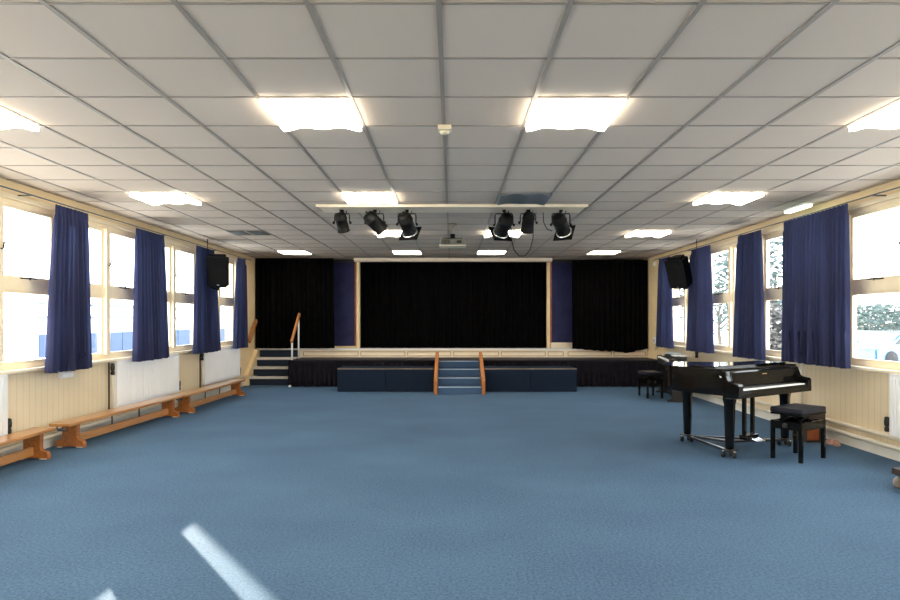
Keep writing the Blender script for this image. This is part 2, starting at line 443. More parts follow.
# ------------------------------------------------------------------ stage
SZ = 0.78; SY = 14.70; AZ = 0.572; AY = 13.53; SX0 = -3.53
st = thing('stage', 'main raised stage with a cream front below black curtains', 'stage', (0, SY, 0))
def loc(o, root):      # build in world space, then hang on root
    o.location = o.location - root.location
    return o
loc(MB().box(-4.59, 4.59, SY, 16.15, 0, SZ-.03).build('riser', M['sillw'], st), st)
loc(MB().box(-4.59, 4.59, SY-.02, 16.15, SZ-.03, SZ).build('deck', M['deck'], st), st)
loc(MB().box(-4.59, 4.59, SY-.035, SY-.02, SZ-.030, SZ+.004).build('edge_strip', M['white'], st), st)
fr = MB()
for x0, x1 in ((-3.5, -2.2), (-2.15, -1.1), (-1.05, -.02), (0.03, 1.1), (1.15, 2.2), (2.25, 2.62), (2.72, 3.75), (3.8, 4.55)):
    for z0, z1 in ((.60, .615), (.695, .71)): fr.box(x0, x1, SY-.016, SY, z0, z1)
    for x in (x0, x1-.015): fr.box(x, x+.015, SY-.016, SY, .615, .695)
loc(fr.build('panel_moulding', M['moulding'], st), st)

ap = thing('stage_apron', 'low front stage platform with a pleated black skirt', 'platform', (0, AY, 0))
loc(MB().box(SX0, 4.55, AY+.04, SY-.017, AZ-.05, AZ).build('deck', M['deck'], ap), ap)
loc(MB().box(SX0-.01, 4.56, AY-.005, AY+.04, AZ-.045, AZ+.004, .006).build('edge_strip', M['skirtc'], ap), ap)
def skirt(pts_len, fnp, nm):
    pass
def sk(u, v):
    x = SX0 + (4.55-SX0)*u
    q = u*74
    amp = .006+.018*v
    return Vector((x, AY+.012 - amp*(math.sin(2*PI*q+.7*math.sin(q*.9))+.4*math.sin(q*2.3)) - .01*v, (AZ-.04)*(1-v)+.012*v + .004*math.sin(q*3)*v))
loc(MB().grid(sk, 900, 6).build('skirt', M['skirtc'], ap, recalc=False), ap)
def sk2(u, v):
    y = AY + (14.6-AY)*u; q = u*11
    return Vector((SX0 - .012 - (.005+.015*v)*math.sin(2*PI*q), y, (AZ-.04)*(1-v)+.012*v))
loc(MB().grid(sk2, 130, 6).build('skirt', M['skirtc'], ap, recalc=False), ap)
for x in (SX0+.03, -1.6, .15, 2.2, 4.4):
    for y in (AY+.12, SY-.2): loc(MB().box(x-.025, x+.025, y-.025, y+.025, 0, AZ-.05).build('support', M['metalblk'], ap), ap)
loc(MB().lathe([(.025, 0), (.03, .015), (.03, .035), (.02, .045)], 14, Matrix.Translation((SX0+.03, AY-.045, 0))).build('foot', M['white'], ap), ap)

# steps in the middle
cs = thing('stage_steps', 'blue carpeted centre steps with orange wood side rails', 'steps', (.147, 12.2, 0))
w2 = .43
for i in range(4):
    z1 = AZ*(i+1)/4; z0 = AZ*i/4
    y = .4*i
    MB().box(-w2, w2, y, 1.26, z0+(.0 if i == 0 else .0005), z1-.012).build('step', M['stepc'], cs)
    MB().box(-w2, w2, y-.012, y+.05, z1-.016, z1+.002, .004).build('nosing', M['nosing2'], cs)
for s in (-1, 1):
    x = s*(w2+.035)
    b = MB().prism([(-.03, 0), (1.26, 0), (1.26, .62), (.98, .62), (.28, .30), (-.03, .26)], x-.025, x+.025, 'YZ', .004)
    b.build('side_panel', M['rail'], cs)
    r = MB(); r.prism([(-.06, .26), (.0, .33), (1.22, .77), (1.22, .70), (.05, .26)], x-.035, x+.035, 'YZ', .006)
    r.build('handrail', M['rail'], cs)
    MB().box(x-.035, x+.035, -.075, -.005, 0, .27, .006).build('newel_post', M['wood'], cs)
    MB().box(x-.03, x+.03, 1.13, 1.19, .60, .73, .004).build('newel_post', M['rail'], cs)

# boxes in front of the apron
bx = thing('platform_box', 'dark blue carpeted box', 'platform box', (0, 0, 0))
MB().box(-.482, .482, 0, .66, 0, .455, .008).build('body', M['boxc'], bx)
MB().box(-.484, .484, .012, .66, .4555, .474, .004).build('lid', M['boxc'], bx)
MB().box(-.484, .484, -.006, .0115, .45, .476, .003).build('edge_strip', M['brownedge'], bx)
for x, lb in ((-1.835, 'dark blue carpeted box at left end of the row, beside the bare pleated skirt'),
              (-.862, 'dark blue carpeted box touching the left side of the centre steps'),
              (1.122, 'dark blue carpeted box touching the right side of the centre steps'),
              (2.055, 'dark blue carpeted box at the right end of the row, toward the piano')):
    place(None, bx, (x, 12.62, 0), 0, lb, 'dark carpeted boxes in front of the stage').scale.x = 1.0 if x < 0 else .96

# side stairs, left
ss = thing('side_stairs', 'dark carpeted stairs with pale edges at the left of the stage', 'stairs', (-4.05, 13.9, 0))
for i in range(4):
    z0, z1 = .195*i, .195*(i+1); y = .265*i
    xl = -.52 if i < 3 else -.5
    MB().box(-.45, .46, y, .755, z0+.0005, z1-.03).build('step', M['stepd'], ss) if i < 3 else None
    if i < 3:
        MB().box(-.45, .46, y-.012, y+.06, z1-.055, z1+.002, .004).build('nosing', M['nosing'], ss)
MB().box(-.45, .46, .74, .755, .5855, .745).build('step', M['stepd'], ss)
MB().prism([(-.1, 0), (.60, 0), (.60, .765), (-.1, .24)], -.545, -.452, 'YZ', .003).build('string_board', M['cream'], ss)
hr = thing('stair_handrail', 'orange wooden handrail on two white posts right of side stairs', 'handrail', (-3.485, 13.62, AZ), 0, 'stair handrails')
MB().tube([(0, 0, .005), (0, 0, .42)], .02, 12).build('post', M['white'], hr)
MB().tube([(0, .58, .0015), (0, .58, .96)], .02, 12).build('post', M['white'], hr)
MB().bar((0, -.05, .40), (0, .65, 1.015), .045, .06).build('rail', M['rail'], hr)
hl = thing('stair_handrail', 'orange wooden handrail fixed to left wall above side stairs', 'handrail', (-4.53, 14.0, 0), 0, 'stair handrails')
MB().bar((0, -.03, .96), (0, .46, 1.44), .045, .08).build('rail', M['rail'], hl)
for y, z in ((.08, 1.04), (.36, 1.31)): MB().bar((0, y, z), (-.068, y, z-.03), .02, .02).build('bracket', M['metalblk'], hl)

# proscenium
PY = 15.0
for nm, x0, x1 in (('trim_7', -2.285, -2.21), ('trim_8', 2.275, 2.345)):
    struct(MB().box(x0, x1, PY-.06, PY+.1, SZ, 2.84, .005).build(nm, M['cream']))
struct(MB().box(-2.29, 2.345, 14.60, 14.78, 2.82, CEIL, .002).build('trim_9', M['board']))
struct(MB().box(-4.6, -2.30, PY+.02, PY+.1, SZ, CEIL).build('wall_stage_left', M['deck']))
struct(MB().box(2.36, 4.6, PY+.02, PY+.1, SZ, CEIL).build('wall_stage_right', M['deck']))
struct(MB().box(-2.9, -2.30, PY-.03, PY+.02, SZ, SZ+.045).build('trim_10', M['cream']))
struct(MB().box(2.36, 2.93, PY-.10, PY+.02, SZ, SZ+.13).build('trim_11', M['board']))
struct(MB().box(-2.33, -2.30, PY-.03, PY+.02, SZ+.045, 2.84).build('trim_12', M['redwood']))
struct(MB().box(2.36, 2.39, PY-.03, PY+.02, SZ+.13, 2.84).build('trim_13', M['redwood']))

def drape(x0, x1, z0, z1, y, lb, seed):
    rnd = random.Random(seed)
    def fn(u, v):
        return Vector((x0+(x1-x0)*u, y + .012*math.sin(5*u+v*3+seed) + .010*math.sin(v*24+3*u)*max(0, v-.55)*2, z1+(z0-z1)*v))
    tag(MB().grid(fn, 20, 60).build('hanging_panel', M['navy2'], recalc=False), lb, 'cloth panel', 'navy panels beside the stage opening')
drape(-2.9, -2.335, SZ+.06, 2.83, PY-.015, 'smooth navy cloth panel left of the central black curtain', 1)
drape(2.395, 2.95, SZ+.15, 2.83, PY-.015, 'smooth navy cloth panel right of the central black curtain', 4)
SG = 'black stage curtains'
curtain('stage_curtain', M['black'], -2.26, 2.32, -2.26, 2.32, 2.86, SZ+.006, PY+.16, 'X', -1, 34, .02, .035, 'wide black curtain closing the central stage opening', group=SG, seed=21)
curtain('stage_curtain', M['black'], -4.585, -2.76, -4.585, -2.75, 2.89, SZ+.012, 14.57, 'X', -1, 15, .02, .035, 'black curtain left of the stage opening, behind the side stairs', group=SG, seed=22)
def hem(u):
    return .775 - .055*max(0, math.sin(PI*min(1, max(0, (u-.08)/.92)))) - .05*math.exp(-((u-.74)/.12)**2)
curtain('stage_curtain', M['black'], 2.80, 4.57, 2.80, 4.57, 2.85, .71, 14.60, 'X', -1, 15, .02, .03, 'black curtain right of stage opening, its hem sagging over the stage edge', group=SG, seed=23, zfun=hem)

# ------------------------------------------------------------------ ceiling lights
LG = 'square ceiling lights with wavy diffusers'
def light_proto(m, flat=False):
    t = thing('ceiling_light', 'tmp', 'ceiling light', (0, 0, 0))
    def prof(q):
        q = min(q, 1-q)
        if flat: return -.018
        if q < .27: return -.020 - .028*(.5+.5*math.cos(PI*q/.27))
        return -.020 - .013*(.5-.5*math.cos(PI*(q-.27)/.23))
    N = 40
    pts = [(-.288 + .576*i/N, prof(i/N)) for i in range(N+1)]
    poly = [(-.288, -.002)] + pts + [(.288, -.002)]
    MB().prism(poly, -.288, .288, 'XZ').build('diffuser', m, t)
    f = MB()
    for s in (-1, 1):
        f.box(min(s*.289, s*.298), max(s*.289, s*.298), -.298, .298, -.012, -.0065)
        f.box(-.289, .289, min(s*.289, s*.298), max(s*.289, s*.298), -.012, -.0065)
    f.build('frame', M['tbar'] if m is M['unlit'] else M['white'], t)
    return t
lit = light_proto(M['lamp']); unl = light_proto(M['unlit']); litf = light_proto(M['lamp'], True)
rows = [(-3, None), (2, 'nearest row'), (7, 'row just before the lighting board'), (12, 'row beyond the lighting board'), (17, 'row nearest the stage')]
cols = [(-6, 'far left'), (-2, 'left of centre'), (1, 'right of centre'), (5, 'far right')]
for k, rn in rows:
    for j, cn in cols:
        if rn is None: rr = 'row behind the nearest row'
        off = (k, j) == (7, 1)
        if (k, j) == (12, -6): continue
        x = -.06+.6*j+.3; y = 2.86+.6*k+.3
        if rn is None: lb = 'lit square ceiling light overhead, before the nearest row, %s' % cn
        else: lb = '%s square ceiling light, %s in the %s' % ('unlit grey' if off else 'lit white', cn, rn)
        place(None, unl if off else (litf if k == 17 else lit), (x, y, CEIL), 0, lb, LG)

# smoke detector, emergency light
vt = thing('ceiling_vent', 'dark two part vent in ceiling above the left wall speaker', 'vent', (-3.36, 10.36, CEIL))
for x in (-.16, .16):
    fr_ = MB(); fr_.box(x-.135, x+.135, -.25, .25, -.012, -.0065, .002); vo = fr_.build('grille_frame', M['tbar'], vt)
    sl = MB()
    for q in range(9): sl.box(x-.12, x+.12, -.23+q*.05, -.20+q*.05, -.020, -.0125)
    sl.build('slats', M['railg'], vo)
sm = thing('smoke_detector', 'small beige detector on the ceiling between the two nearest lit lights', 'detector', (-.055, 4.66, CEIL-.006))
MB().box(-.05, .05, -.05, .05, -.035, 0, .006).build('base', M['beige'], sm)
MB().lathe([(.02, -.06), (.033, -.055), (.036, -.036)], 20).build('sensor', M['beige'], sm)
em = thing('emergency_light', 'small lit emergency light on ceiling above the widest navy curtain', 'emergency light', (4.36, 7.88, CEIL-.006))
MB().box(-.05, .05, -.26, .26, -.03, 0, .006).build('housing', M['white'], em)
MB().box(-.042, .042, -.25, .25, -.062, -.030, .012).build('lens', M['exitlamp'], em)

# ------------------------------------------------------------------ lighting board, spots, projector
BZ = 2.866
lb = thing('lighting_board', 'long cream board on the ceiling carrying black stage lights', 'lighting board', (0, 8.03, CEIL))
MB().box(-1.68, 1.68, -.22, .22, BZ-CEIL, -.0065, .005).build('board', M['board'], lb)
MB().box(-1.70, 1.70, -.235, -.22, BZ-CEIL-.004, -.0065, .002).build('front_lip', M['sillw'], lb)
def spot(x, y, axis, frame, size, drop, label):
    t = thing('stage_light', label, 'stage light', (x, y, BZ-.001), 0, 'black stage lights on the lighting board')
    d = Vector(axis).normalized(); r = .078*size; Ln = .22*size
    pv = Vector((0, 0, -drop))
    q = d.to_track_quat('Z', 'Y').to_matrix().to_4x4()
    T = Matrix.Translation(pv) @ q
    MB().lathe([(r*.35, -Ln*.62), (r*.75, -Ln*.60), (r*.95, -Ln*.48), (r*1.0, -Ln*.3), (r*1.06, -Ln*.28), (r*1.06, -Ln*.22), (r, -Ln*.2), (r, Ln*.5), (r*1.08, Ln*.52), (r*1.08, Ln*.56), (r*.9, Ln*.56)], 28, T).build('can', M['metalblk'], t)
    MB().lathe([(r*.86, Ln*.562), (r*.7, Ln*.575), (r*.3, Ln*.585), (.004, Ln*.588)], 24, T).build('lens', M['lens'], t)
    w = r*1.28; top = -.012
    MB().tube([pv+Vector((-w, 0, 0)), (-w, 0, -.075), (-w+.01, 0, -.05), (w-.01, 0, -.05), (w, 0, -.075), pv+Vector((w, 0, 0))], .0075, 8).build('yoke', M['metalblk'], t)
    k = MB(); k.tube([(0, 0, 0), (0, 0, -.055)], .012, 10); k.box(-.022, .022, -.022, .022, -.028, -.0, .003)
    k.build('clamp', M['metalblk'], t)
    for s in (-1, 1):
        MB().lathe([(.016, 0), (.018, .006), (.018, .02), (.01, .026)], 12, Matrix.Translation(pv+Vector((s*w, 0, 0))) @ Matrix.Rotation(s*PI/2, 4, 'Y')).build('knob', M['metalblk'], t)
    if frame:
        b = MB(); e = r*1.42; i = r*.92
        z0, z1 = Ln*.59, Ln*.62
        N = 32
        # square plate with a round hole
        def sq(a):
            c, s_ = math.cos(a), math.sin(a); mx = max(abs(c), abs(s_)); return (e*c/mx, e*s_/mx)
        ri = []
        for zz in (z0, z1):
            ri.append(([b.bm.verts.new(T @ Vector((i*math.cos(2*PI*q_/N+PI/4), i*math.sin(2*PI*q_/N+PI/4), zz))) for q_ in range(N)],
                       [b.bm.verts.new(T @ Vector((*sq(2*PI*q_/N+PI/4), zz))) for q_ in range(N)]))
        for q_ in range(N):
            q2 = (q_+1) % N
            (i0, o0), (i1, o1) = ri
            b.bm.faces.new((i0[q_], i0[q2], o0[q2], o0[q_])); b.bm.faces.new((i1[q_], o1[q_], o1[q2], i1[q2]))
            b.bm.faces.new((o0[q_], o0[q2], o1[q2], o1[q_])); b.bm.faces.new((i0[q_], i1[q_], i1[q2], i0[q2]))
        b.build('gel_frame', M['metalblk'], t)
        MB().lathe([(r*1.0, Ln*.5), (r*1.16, Ln*.52), (r*1.16, Ln*.588), (r*1.0, Ln*.588)], 28, T).build('rim', M['chrome'], t)
    bk = MB(); bk.tube([pv - d*Ln*.6, pv - d*Ln*.72 + Vector((0, 0, .02)), Vector((.04, -.02, -.12)), Vector((.06, 0, -.01))], .005, 6)
    bk.build('lead', M['metalblk'], t)
    return t
def sx(px, y): return (px-452)*y/625
SYY = 8.03
spot(sx(342, SYY), SYY, (.12, .42, -.85), False, .95, .165, 'leftmost black stage light on the board, short and pointing down')
spot(sx(375, SYY), SYY, (.62, .45, -.62), False, 1.12, .165, 'black stage light second from left, tipped over to the right')
spot(sx(407, SYY), SYY, (.22, .70, -.68), True, 1.15, .185, 'black stage light with square frame just left of the projector')
spot(sx(504, SYY), SYY, (-.28, .70, -.66), True, 1.15, .195, 'black stage light with square frame just right of the projector')
spot(sx(528, SYY), SYY, (-.08, .42, -.85), False, 1.0, .165, 'frameless black stage light with a cable loop hanging beneath it')
spot(sx(561, SYY), SYY, (.40, .68, -.60), True, 1.15, .19, 'rightmost black stage light on the board, with square frame')
cb = MB()
def P(px, py, y): return Vector(((px-452)*y/625, y, H+(320-py)*y/625))
raw = [P(511, 226, 8.12), P(511.5, 240, 8.12), P(514, 250, 8.12), P(519, 256, 8.12), P(525, 256, 8.12), P(530, 250, 8.12), P(533, 238, 8.12), P(533.5, 222, 8.12), P(532, 213.5, 8.12)]
cb.tube(raw, .006, 6)
tag(cb.build('power_cable', M['metalblk']), 'black cable looping down under the right group of stage lights', 'cable', 'cables at the stage lights')
cb = MB(); cb.tube([P(543, 212.2, 8.1), P(543.5, 222, 8.1), P(547, 229, 8.1), P(552, 231, 8.1)], .006, 6)
tag(cb.build('power_cable', M['metalblk']), 'short black cable drooping left of the rightmost stage light', 'cable', 'cables at the stage lights')

pj = thing('projector', 'grey projector hanging from a pole at the centre of the ceiling', 'projector', (.01, 9.4, CEIL))
MB().tube([(0, 0, -.006), (0, 0, -.20)], .022, 14).build('pole', M['tbar'], pj)
MB().lathe([(.07, -.022), (.07, -.0065)], 20).build('ceiling_plate', M['tbar'], pj)
a = MB(); a.box(-.035, .035, -.04, .04, -.25, -.16, .005); a.bar((-.15, 0, -.225), (.15, 0, -.225), .03, .015)
a.bar((-.13, .05, -.225), (-.10, -.05, -.26), .02, .012); a.bar((.13, .05, -.225), (.10, -.05, -.26), .02, .012)
a.build('bracket', M['metalblk'], pj)
MB().box(-.18, .18, -.14, .14, -.335, -.24, .012).build('body', M['projgrey'], pj)
MB().box(-.2, .2, -.16, .16, -.352, -.335, .005).build('tray', M['sillw'], pj)
v = MB()
for i in range(6): v.box(-.15+i*.02, -.14+i*.02, -.143, -.139, -.32, -.26)
v.build('vent', M['dark'], pj)
MB().box(.06, .13, -.144, -.139, -.31, -.27).build('socket_panel', M['dark'], pj)
MB().lathe([(.045, 0), (.04, .025), (.03, .03)], 20, Matrix.Translation((.07, .14, -.29)) @ Matrix.Rotation(-PI/2, 4, 'X')).build('lens', M['lens'], pj)

# ------------------------------------------------------------------ speakers
def speaker(x, y, z, yaw, pitch, side, label):
    t = thing('loudspeaker', label, 'speaker', (x, y, z), 0, 'black speakers on the side walls')
    t.rotation_euler = (pitch, 0, yaw)
    b = MB().prism([(-.18, -.15), (.18, -.15), (.185, -.10), (.12, .15), (-.12, .15), (-.185, -.10)], -.295, .295, 'XY', .045)
    b.build('cabinet', M['speaker'], t)
    MB().box(-.16, .16, -.162, -.145, -.27, .10, .01).build('grille', M['grille'], t)
    MB().prism([(-.13, .14), (.13, .14), (.09, .24), (-.09, .24)], -.1595, -.1505, 'XZ').build('horn', M['grille'], t)
    MB().box(-.02, .02, -.166, -.161, -.25, -.235).build('badge', M['chrome'], t)
    T = Matrix.LocRotScale(Vector((x, y, z)), t.rotation_euler, None); I = T.inverted()
    q = T @ Vector((0, .02, -.29)); wy = y + .33
    a = MB(); a.tube([(side*(WX-.012), wy, z-.10), (side*(WX-.10), wy, z-.26), (q.x, q.y, q.z-.05), (q.x, q.y, q.z)], .016, 10)
    bmesh.ops.transform(a.bm, matrix=I, verts=a.bm.verts); a.build('bracket_arm', M['metalblk'], t)
    p = MB(); p.box(*sorted((side*(WX-.014), side*(WX-.001))), wy-.05, wy+.05, z-.2, z, .003)
    bmesh.ops.transform(p.bm, matrix=I, verts=p.bm.verts); p.build('wall_plate', M['metalblk'], t)
    return t
speaker(-4.17, 11.15, 2.33, math.radians(18), math.radians(8), -1, 'black speaker bracketed to the left wall')
speaker(4.18, 11.45, 2.335, math.radians(-54), math.radians(20), 1, 'black speaker bracketed to the right wall, turned sideways')
for sd, y in ((-1, 11.2), (1, 11.2)):
    c = MB(); c.tube([(sd*4.38, y, CEIL-.001), (sd*4.385, y, 2.77), (sd*4.36, y+.05, 2.55)], .006, 6)
    tag(c.build('speaker_cable', M['metalblk']), 'thin black cable from ceiling down to the %s speaker' % ('left' if sd < 0 else 'right'), 'cable', 'speaker cables')

# ------------------------------------------------------------------ radiators and pipes
def radiator(sd, ya, yb, zb, zt, label):
    t = thing('radiator', label, 'radiator', (sd*4.55, ya, zb), 0, 'white panel radiators')
    x0 = 0; n = int((yb-ya)/.05)
    def fn(u, v):
        y = (yb-ya)*u
        q = (y/.05) % 1
        edge = min(u*(yb-ya), (1-u)*(yb-ya))
        dep = (0.006 if .25 < q < .75 else 0) * (1 if edge > .03 and .06 < v < .94 else 0)
        return Vector((-sd*(.03+dep), y, (zt-zb)*v))
    b = MB(); b.grid(fn, n*8, 24, False); b.box(-.0295, .0295, 0, yb-ya, 0, zt-zb)
    b.build('panel', M['rad'], t)
    gr = MB(); gr.box(-.036, .036, .01, yb-ya-.01, zt-zb, zt-zb+.008)
    gr.build('top_grille', M['rad'], t)
    for y in (.25, yb-ya-.25):
        MB().box(*sorted((sd*.03, sd*.049)), y-.02, y+.02, .1, zt-zb-.1).build('bracket', M['white'], t)
    return t
radiator(-1, 4.42, 6.36, .26, .89, 'white radiator on left wall at the left edge of view')
radiator(-1, 8.44, 10.36, .26, .89, 'white radiator on left wall behind the middle bench')
radiator(-1, 11.44, 13.34, .26, .89, 'white radiator on left wall behind the farthest bench')
radiator(1, 4.50, 6.46, .26, .89, 'white radiator on right wall at the right edge of view')
def valve(x, y, z, lab, dz=1):
    t = thing('radiator_valve', lab, 'valve', (x, y, z), 0, 'black radiator valves')
    MB().lathe([(.018, 0), (.026, .012), (.028, .05), (.024, .095), (.012, .102)], 16).build('head', M['dark'], t)
    MB().lathe([(.02, -.055), (.026, -.045), (.026, -.012), (.016, 0)], 14).build('body', M['dark'], t)
valve(-4.56, 6.43, .335, 'black valve at low far corner of the leftmost radiator')
valve(-4.54, 8.36, .77, 'black valve at top near corner of the middle left radiator')
valve(-4.56, 10.44, .335, 'black valve at low far corner of the middle left radiator')
valve(-4.54, 11.36, .77, 'black valve at top near corner of the farthest left radiator')
valve(-4.56, 13.42, .335, 'black valve at low far corner of the farthest left radiator')
valve(4.56, 6.55, .335, 'black valve on the pipes beside the right hand radiator')
valve(4.56, 11.66, .80, 'black valve under the right windows beyond the grand piano')
def pipe(name, pts, r, lab, m='pipe', grp='heating pipes along the walls'):
    tag(MB().tube(pts, r, 10).build(name, M[m]), lab, 'pipe', grp)
pipe('heating_pipe', [(-4.562, -2.5, .20), (-4.562, 13.75, .20)], .024, 'upper cream heating pipe running along left wall behind benches')
pipe('heating_pipe', [(-4.562, -2.5, .125), (-4.562, 13.75, .125)], .024, 'lower cream heating pipe along left wall near the floor')
pipe('heating_pipe', [(4.562, -2.5, .235), (4.562, 13.4, .235)], .024, 'upper cream heating pipe running along right wall')
pipe('heating_pipe', [(4.562, -2.5, .135), (4.562, 13.4, .135)], .024, 'lower cream heating pipe along right wall near the floor')
for y, nm in ((8.36, 'middle'), (11.36, 'farthest')):
    pipe('riser_pipe', [(-4.54, y, .225), (-4.54, y, .712)], .010, 'thin vertical pipe at near end of the %s left radiator' % nm, 'pipe', 'vertical pipes')
    pipe('riser_pipe', [(-4.55, y-.07, .225), (-4.55, y-.07, .885)], .010, 'dark upright strip of painted pipe shade just before the %s left radiator' % nm, 'metalblk', 'vertical pipes')  # black tube stands in for the dark shade beside the cream pipe
for y, nm in ((8.62, 'farther'), (8.12, 'nearer')):
    pipe('riser_pipe', [(4.55, y, .26), (4.55, y, .89)], .018, '%s of two vertical pipes on right wall behind the piano keyboard' % nm, 'pipe', 'vertical pipes')
# little wall fittings
t = thing('wall_socket', 'small white socket box under nearest left curtain', 'socket', (-4.6, 7.42, .80))
MB().box(.0, .035, -.13, .13, -.035, .035, .006).build('box', M['white'], t)
MB().box(.035, .042, -.10, .10, -.02, .02, .003).build('face_plate', M['rad'], t)
t = thing('wall_sensor', 'tiny white sensor high on right wall near the black stage curtain', 'sensor', (4.6, 14.15, 2.72))
MB().box(-.045, 0, -.03, .03, -.05, .05, .008).build('case', M['white'], t)
t = thing('socket_box', 'pale grey junction box with hanging leads beside far right curtain', 'junction box', (4.6, 14.0, .98))
MB().box(-.07, 0, -.07, .07, -.06, .09, .012).build('case', M['rad'], t)
MB().lathe([(.03, 0), (.03, .01), (.02, .012)], 16, Matrix.Translation((-.07, 0, .01)) @ Matrix.Rotation(-PI/2, 4, 'Y')).build('socket', M['grey'], t)
MB().tube([(-.03, -.075, 0), (-.05, -.12, .03), (-.05, -.17, -.02), (-.045, -.17, -.14)], .012, 8).build('lead', M['brownedge'], t)
MB().tube([(-.035, .0, -.06), (-.035, .0, -.2)], .014, 8).build('lead', M['pipe'], t)

# ------------------------------------------------------------------ benches
def bench_proto(Ln):
    t = thing('gym_bench', 'tmp', 'bench', (0, 0, 0))
    MB().box(-.12, .12, 0, Ln, .265, .298, .006).build('seat', M['woodtop'], t)
    MB().prism([(-.022, .0), (.022, .0), (.022, .085), (-.022, .085)], .22, Ln-.22, 'XZ').build('beam', M['woodtop'], t).location.z = .045
    for y in (.20, Ln-.20):
        b = MB().prism([(-.165, 0), (-.165, .045), (-.15, .075), (-.09, .09), (-.08, .125), (-.09, .265), (.09, .265), (.08, .125), (.09, .09), (.15, .075), (.165, .045), (.165, 0), (.08, 0), (.065, .018), (-.065, .018), (-.08, 0)], y-.03, y+.03, 'XZ', .003)
        lg = b.build('leg', M['wood'], t)
        p = MB()
        for s in (-1, 1): p.box(min(s*.085, s*.14), max(s*.085, s*.155), y-.034, y+.034, .0, .012)
        p.build('foot_pad', M['nosing'], lg)
    for y in (Ln*.38, Ln*.62):
        MB().tube([(0, y, .12), (0, y, .268)], .008, 8).build('tie_rod', M['metalblk'], t)
    h = MB(); h.tube([(-.05, .03, .262), (-.05, .05, .225), (.02, .05, .215), (.05, .03, .235)], .012, 8)
    h.build('hook', M['bookc'], t)
    return t
bp = bench_proto(2.62)
BG = 'wooden gym benches along the left wall'
place(None, bp, (-4.30, 4.10, 0), math.radians(1.6), 'nearest varnished wooden bench, cut off by the left edge of view', BG)
place(None, bp, (-4.355, 6.93, 0), math.radians(-2.6), 'middle varnished wooden bench, in front of the middle left radiator', BG)
place(None, bp, (-4.185, 9.56, 0), math.radians(-1.0), 'farthest varnished wooden bench, ending near the side stairs', BG)

# ------------------------------------------------------------------ grand piano
AN = math.radians(33)
gp = thing('grand_piano', 'glossy black grand piano on a wheeled frame', 'piano', (2.89, 6.30, 0), AN)
# local axes: x along the keyboard (bass to treble), y back toward the tail
Wd = 1.40; Lg = 1.30
def arc(cx, cy, rx, ry, a0, a1, n):
    return [(cx+rx*math.cos(math.radians(a0+(a1-a0)*i/n)), cy+ry*math.sin(math.radians(a0+(a1-a0)*i/n))) for i in range(n+1)]
def bez(p0, p1, p2, p3, n):
    o = []
    for i in range(n+1):
        t = i/n; u = 1-t
        o.append((u**3*p0[0]+3*u*u*t*p1[0]+3*u*t*t*p2[0]+t**3*p3[0], u**3*p0[1]+3*u*u*t*p1[1]+3*u*t*t*p2[1]+t**3*p3[1]))
    return o
outline = [(0, .165), (0, .66)] + bez((0, .66), (.01, .92), (.22, 1.17), (.52, 1.18), 14)[1:] + bez((.52, 1.18), (.82, 1.18), (.80, .94), (1.04, .84), 12)[1:] + bez((1.04, .84), (1.30, .74), (1.40, .68), (1.40, .52), 8)[1:] + [(1.40, .165)]
MB().prism(outline, .665, .918, 'XY', .004).build('case', M['piano'], gp)
lid = [(x*1.014-.01, y if y > .3 else .172) for x, y in outline]
MB().prism(lid, .92, .942, 'XY', .005).build('lid', M['piano'], gp)
flap = [(.03, .28), (.03, .60), (1.37, .60), (1.37, .28)]
MB().prism(flap, .943, .962, 'XY', .004).build('folded_lid', M['piano'], gp)
# key bed, arms, slip, fallboard
MB().box(0, Wd, 0.0, .1645, .650, .705, .004).build('key_bed', M['piano'], gp)
for s, x in ((0, 0), (1, Wd-.085)):
    MB().prism([(0.0, .7055), (.0, .775), (.012, .795), (.095, .802), (.125, .82), (.145, .87), (.152, .918), (.1645, .918), (.1645, .7055)], x, x+.085, 'YZ', .006).build('arm', M['piano'], gp)
MB().box(.085, Wd-.085, 0.004, .024, .705, .728, .003).build('key_slip', M['piano'], gp)
MB().box(.085, Wd-.085, .132, .138, .739, .745).build('felt_strip', M['felt'], gp)
fb = MB().prism([(.140, .7055), (.140, .90), (.148, .914), (.164, .916), (.164, .7055)], .085, Wd-.085, 'YZ', .003).build('fallboard', M['piano'], gp)
lgx = .70
MB().box(lgx-.045, lgx+.045, .1315, .134, .862, .872, mtx=None).build('maker_mark', M['brass'], fb)
fb.children[0].rotation_euler = (0, 0, 0)
fb.children[0].location = (0, .0075, 0)
k0, k1 = .10, Wd-.10; nk = 52; kw = (k1-k0)/nk
pat = [0, 2, 3, 5, 6]   # black keys sit after A, C, D, F, G in a row starting on A
for i in range(nk):
    MB().box(k0+i*kw+.0006, k0+(i+1)*kw-.0006, .024, .139, .715, .738, .0012).build('white_key', M['ivory'], gp)
for i in range(nk-1):
    if i % 7 in pat:
        MB().prism([(.070, .739), (.074, .750), (.131, .750), (.131, .739)], k0+(i+1)*kw-.0055, k0+(i+1)*kw+.0055, 'YZ').build('black_key', M['ebony'], gp)
hg = MB().lathe([(.012, 0), (.012, .012), (.006, .014)], 14, Matrix.Translation((-.012, .19, .86)) @ Matrix.Rotation(-PI/2, 4, 'Y'))
hg.build('lid_catch', M['chrome'], gp)
LEG = [(.20, .23), (1.30, .25), (.57, 1.02)]
DZ = .088
for (x, y) in LEG:
    m4 = Matrix.Translation((x, y, 0)) @ Matrix.Rotation(PI/4, 4, 'Z')
    MB().lathe([(.040, DZ), (.044, DZ+.03), (.050, .30), (.058, .56), (.070, .61), (.070, .664)], 4, m4).build('leg', M['piano'], gp)
lyr = MB()
for x in (.70, .86): lyr.box(x-.018, x+.018, .36, .395, .16, .664)
lyr.box(.67, .91, .33, .42, .11, .165, .006); lyr.box(.68, .88, .34, .41, .60, .664)
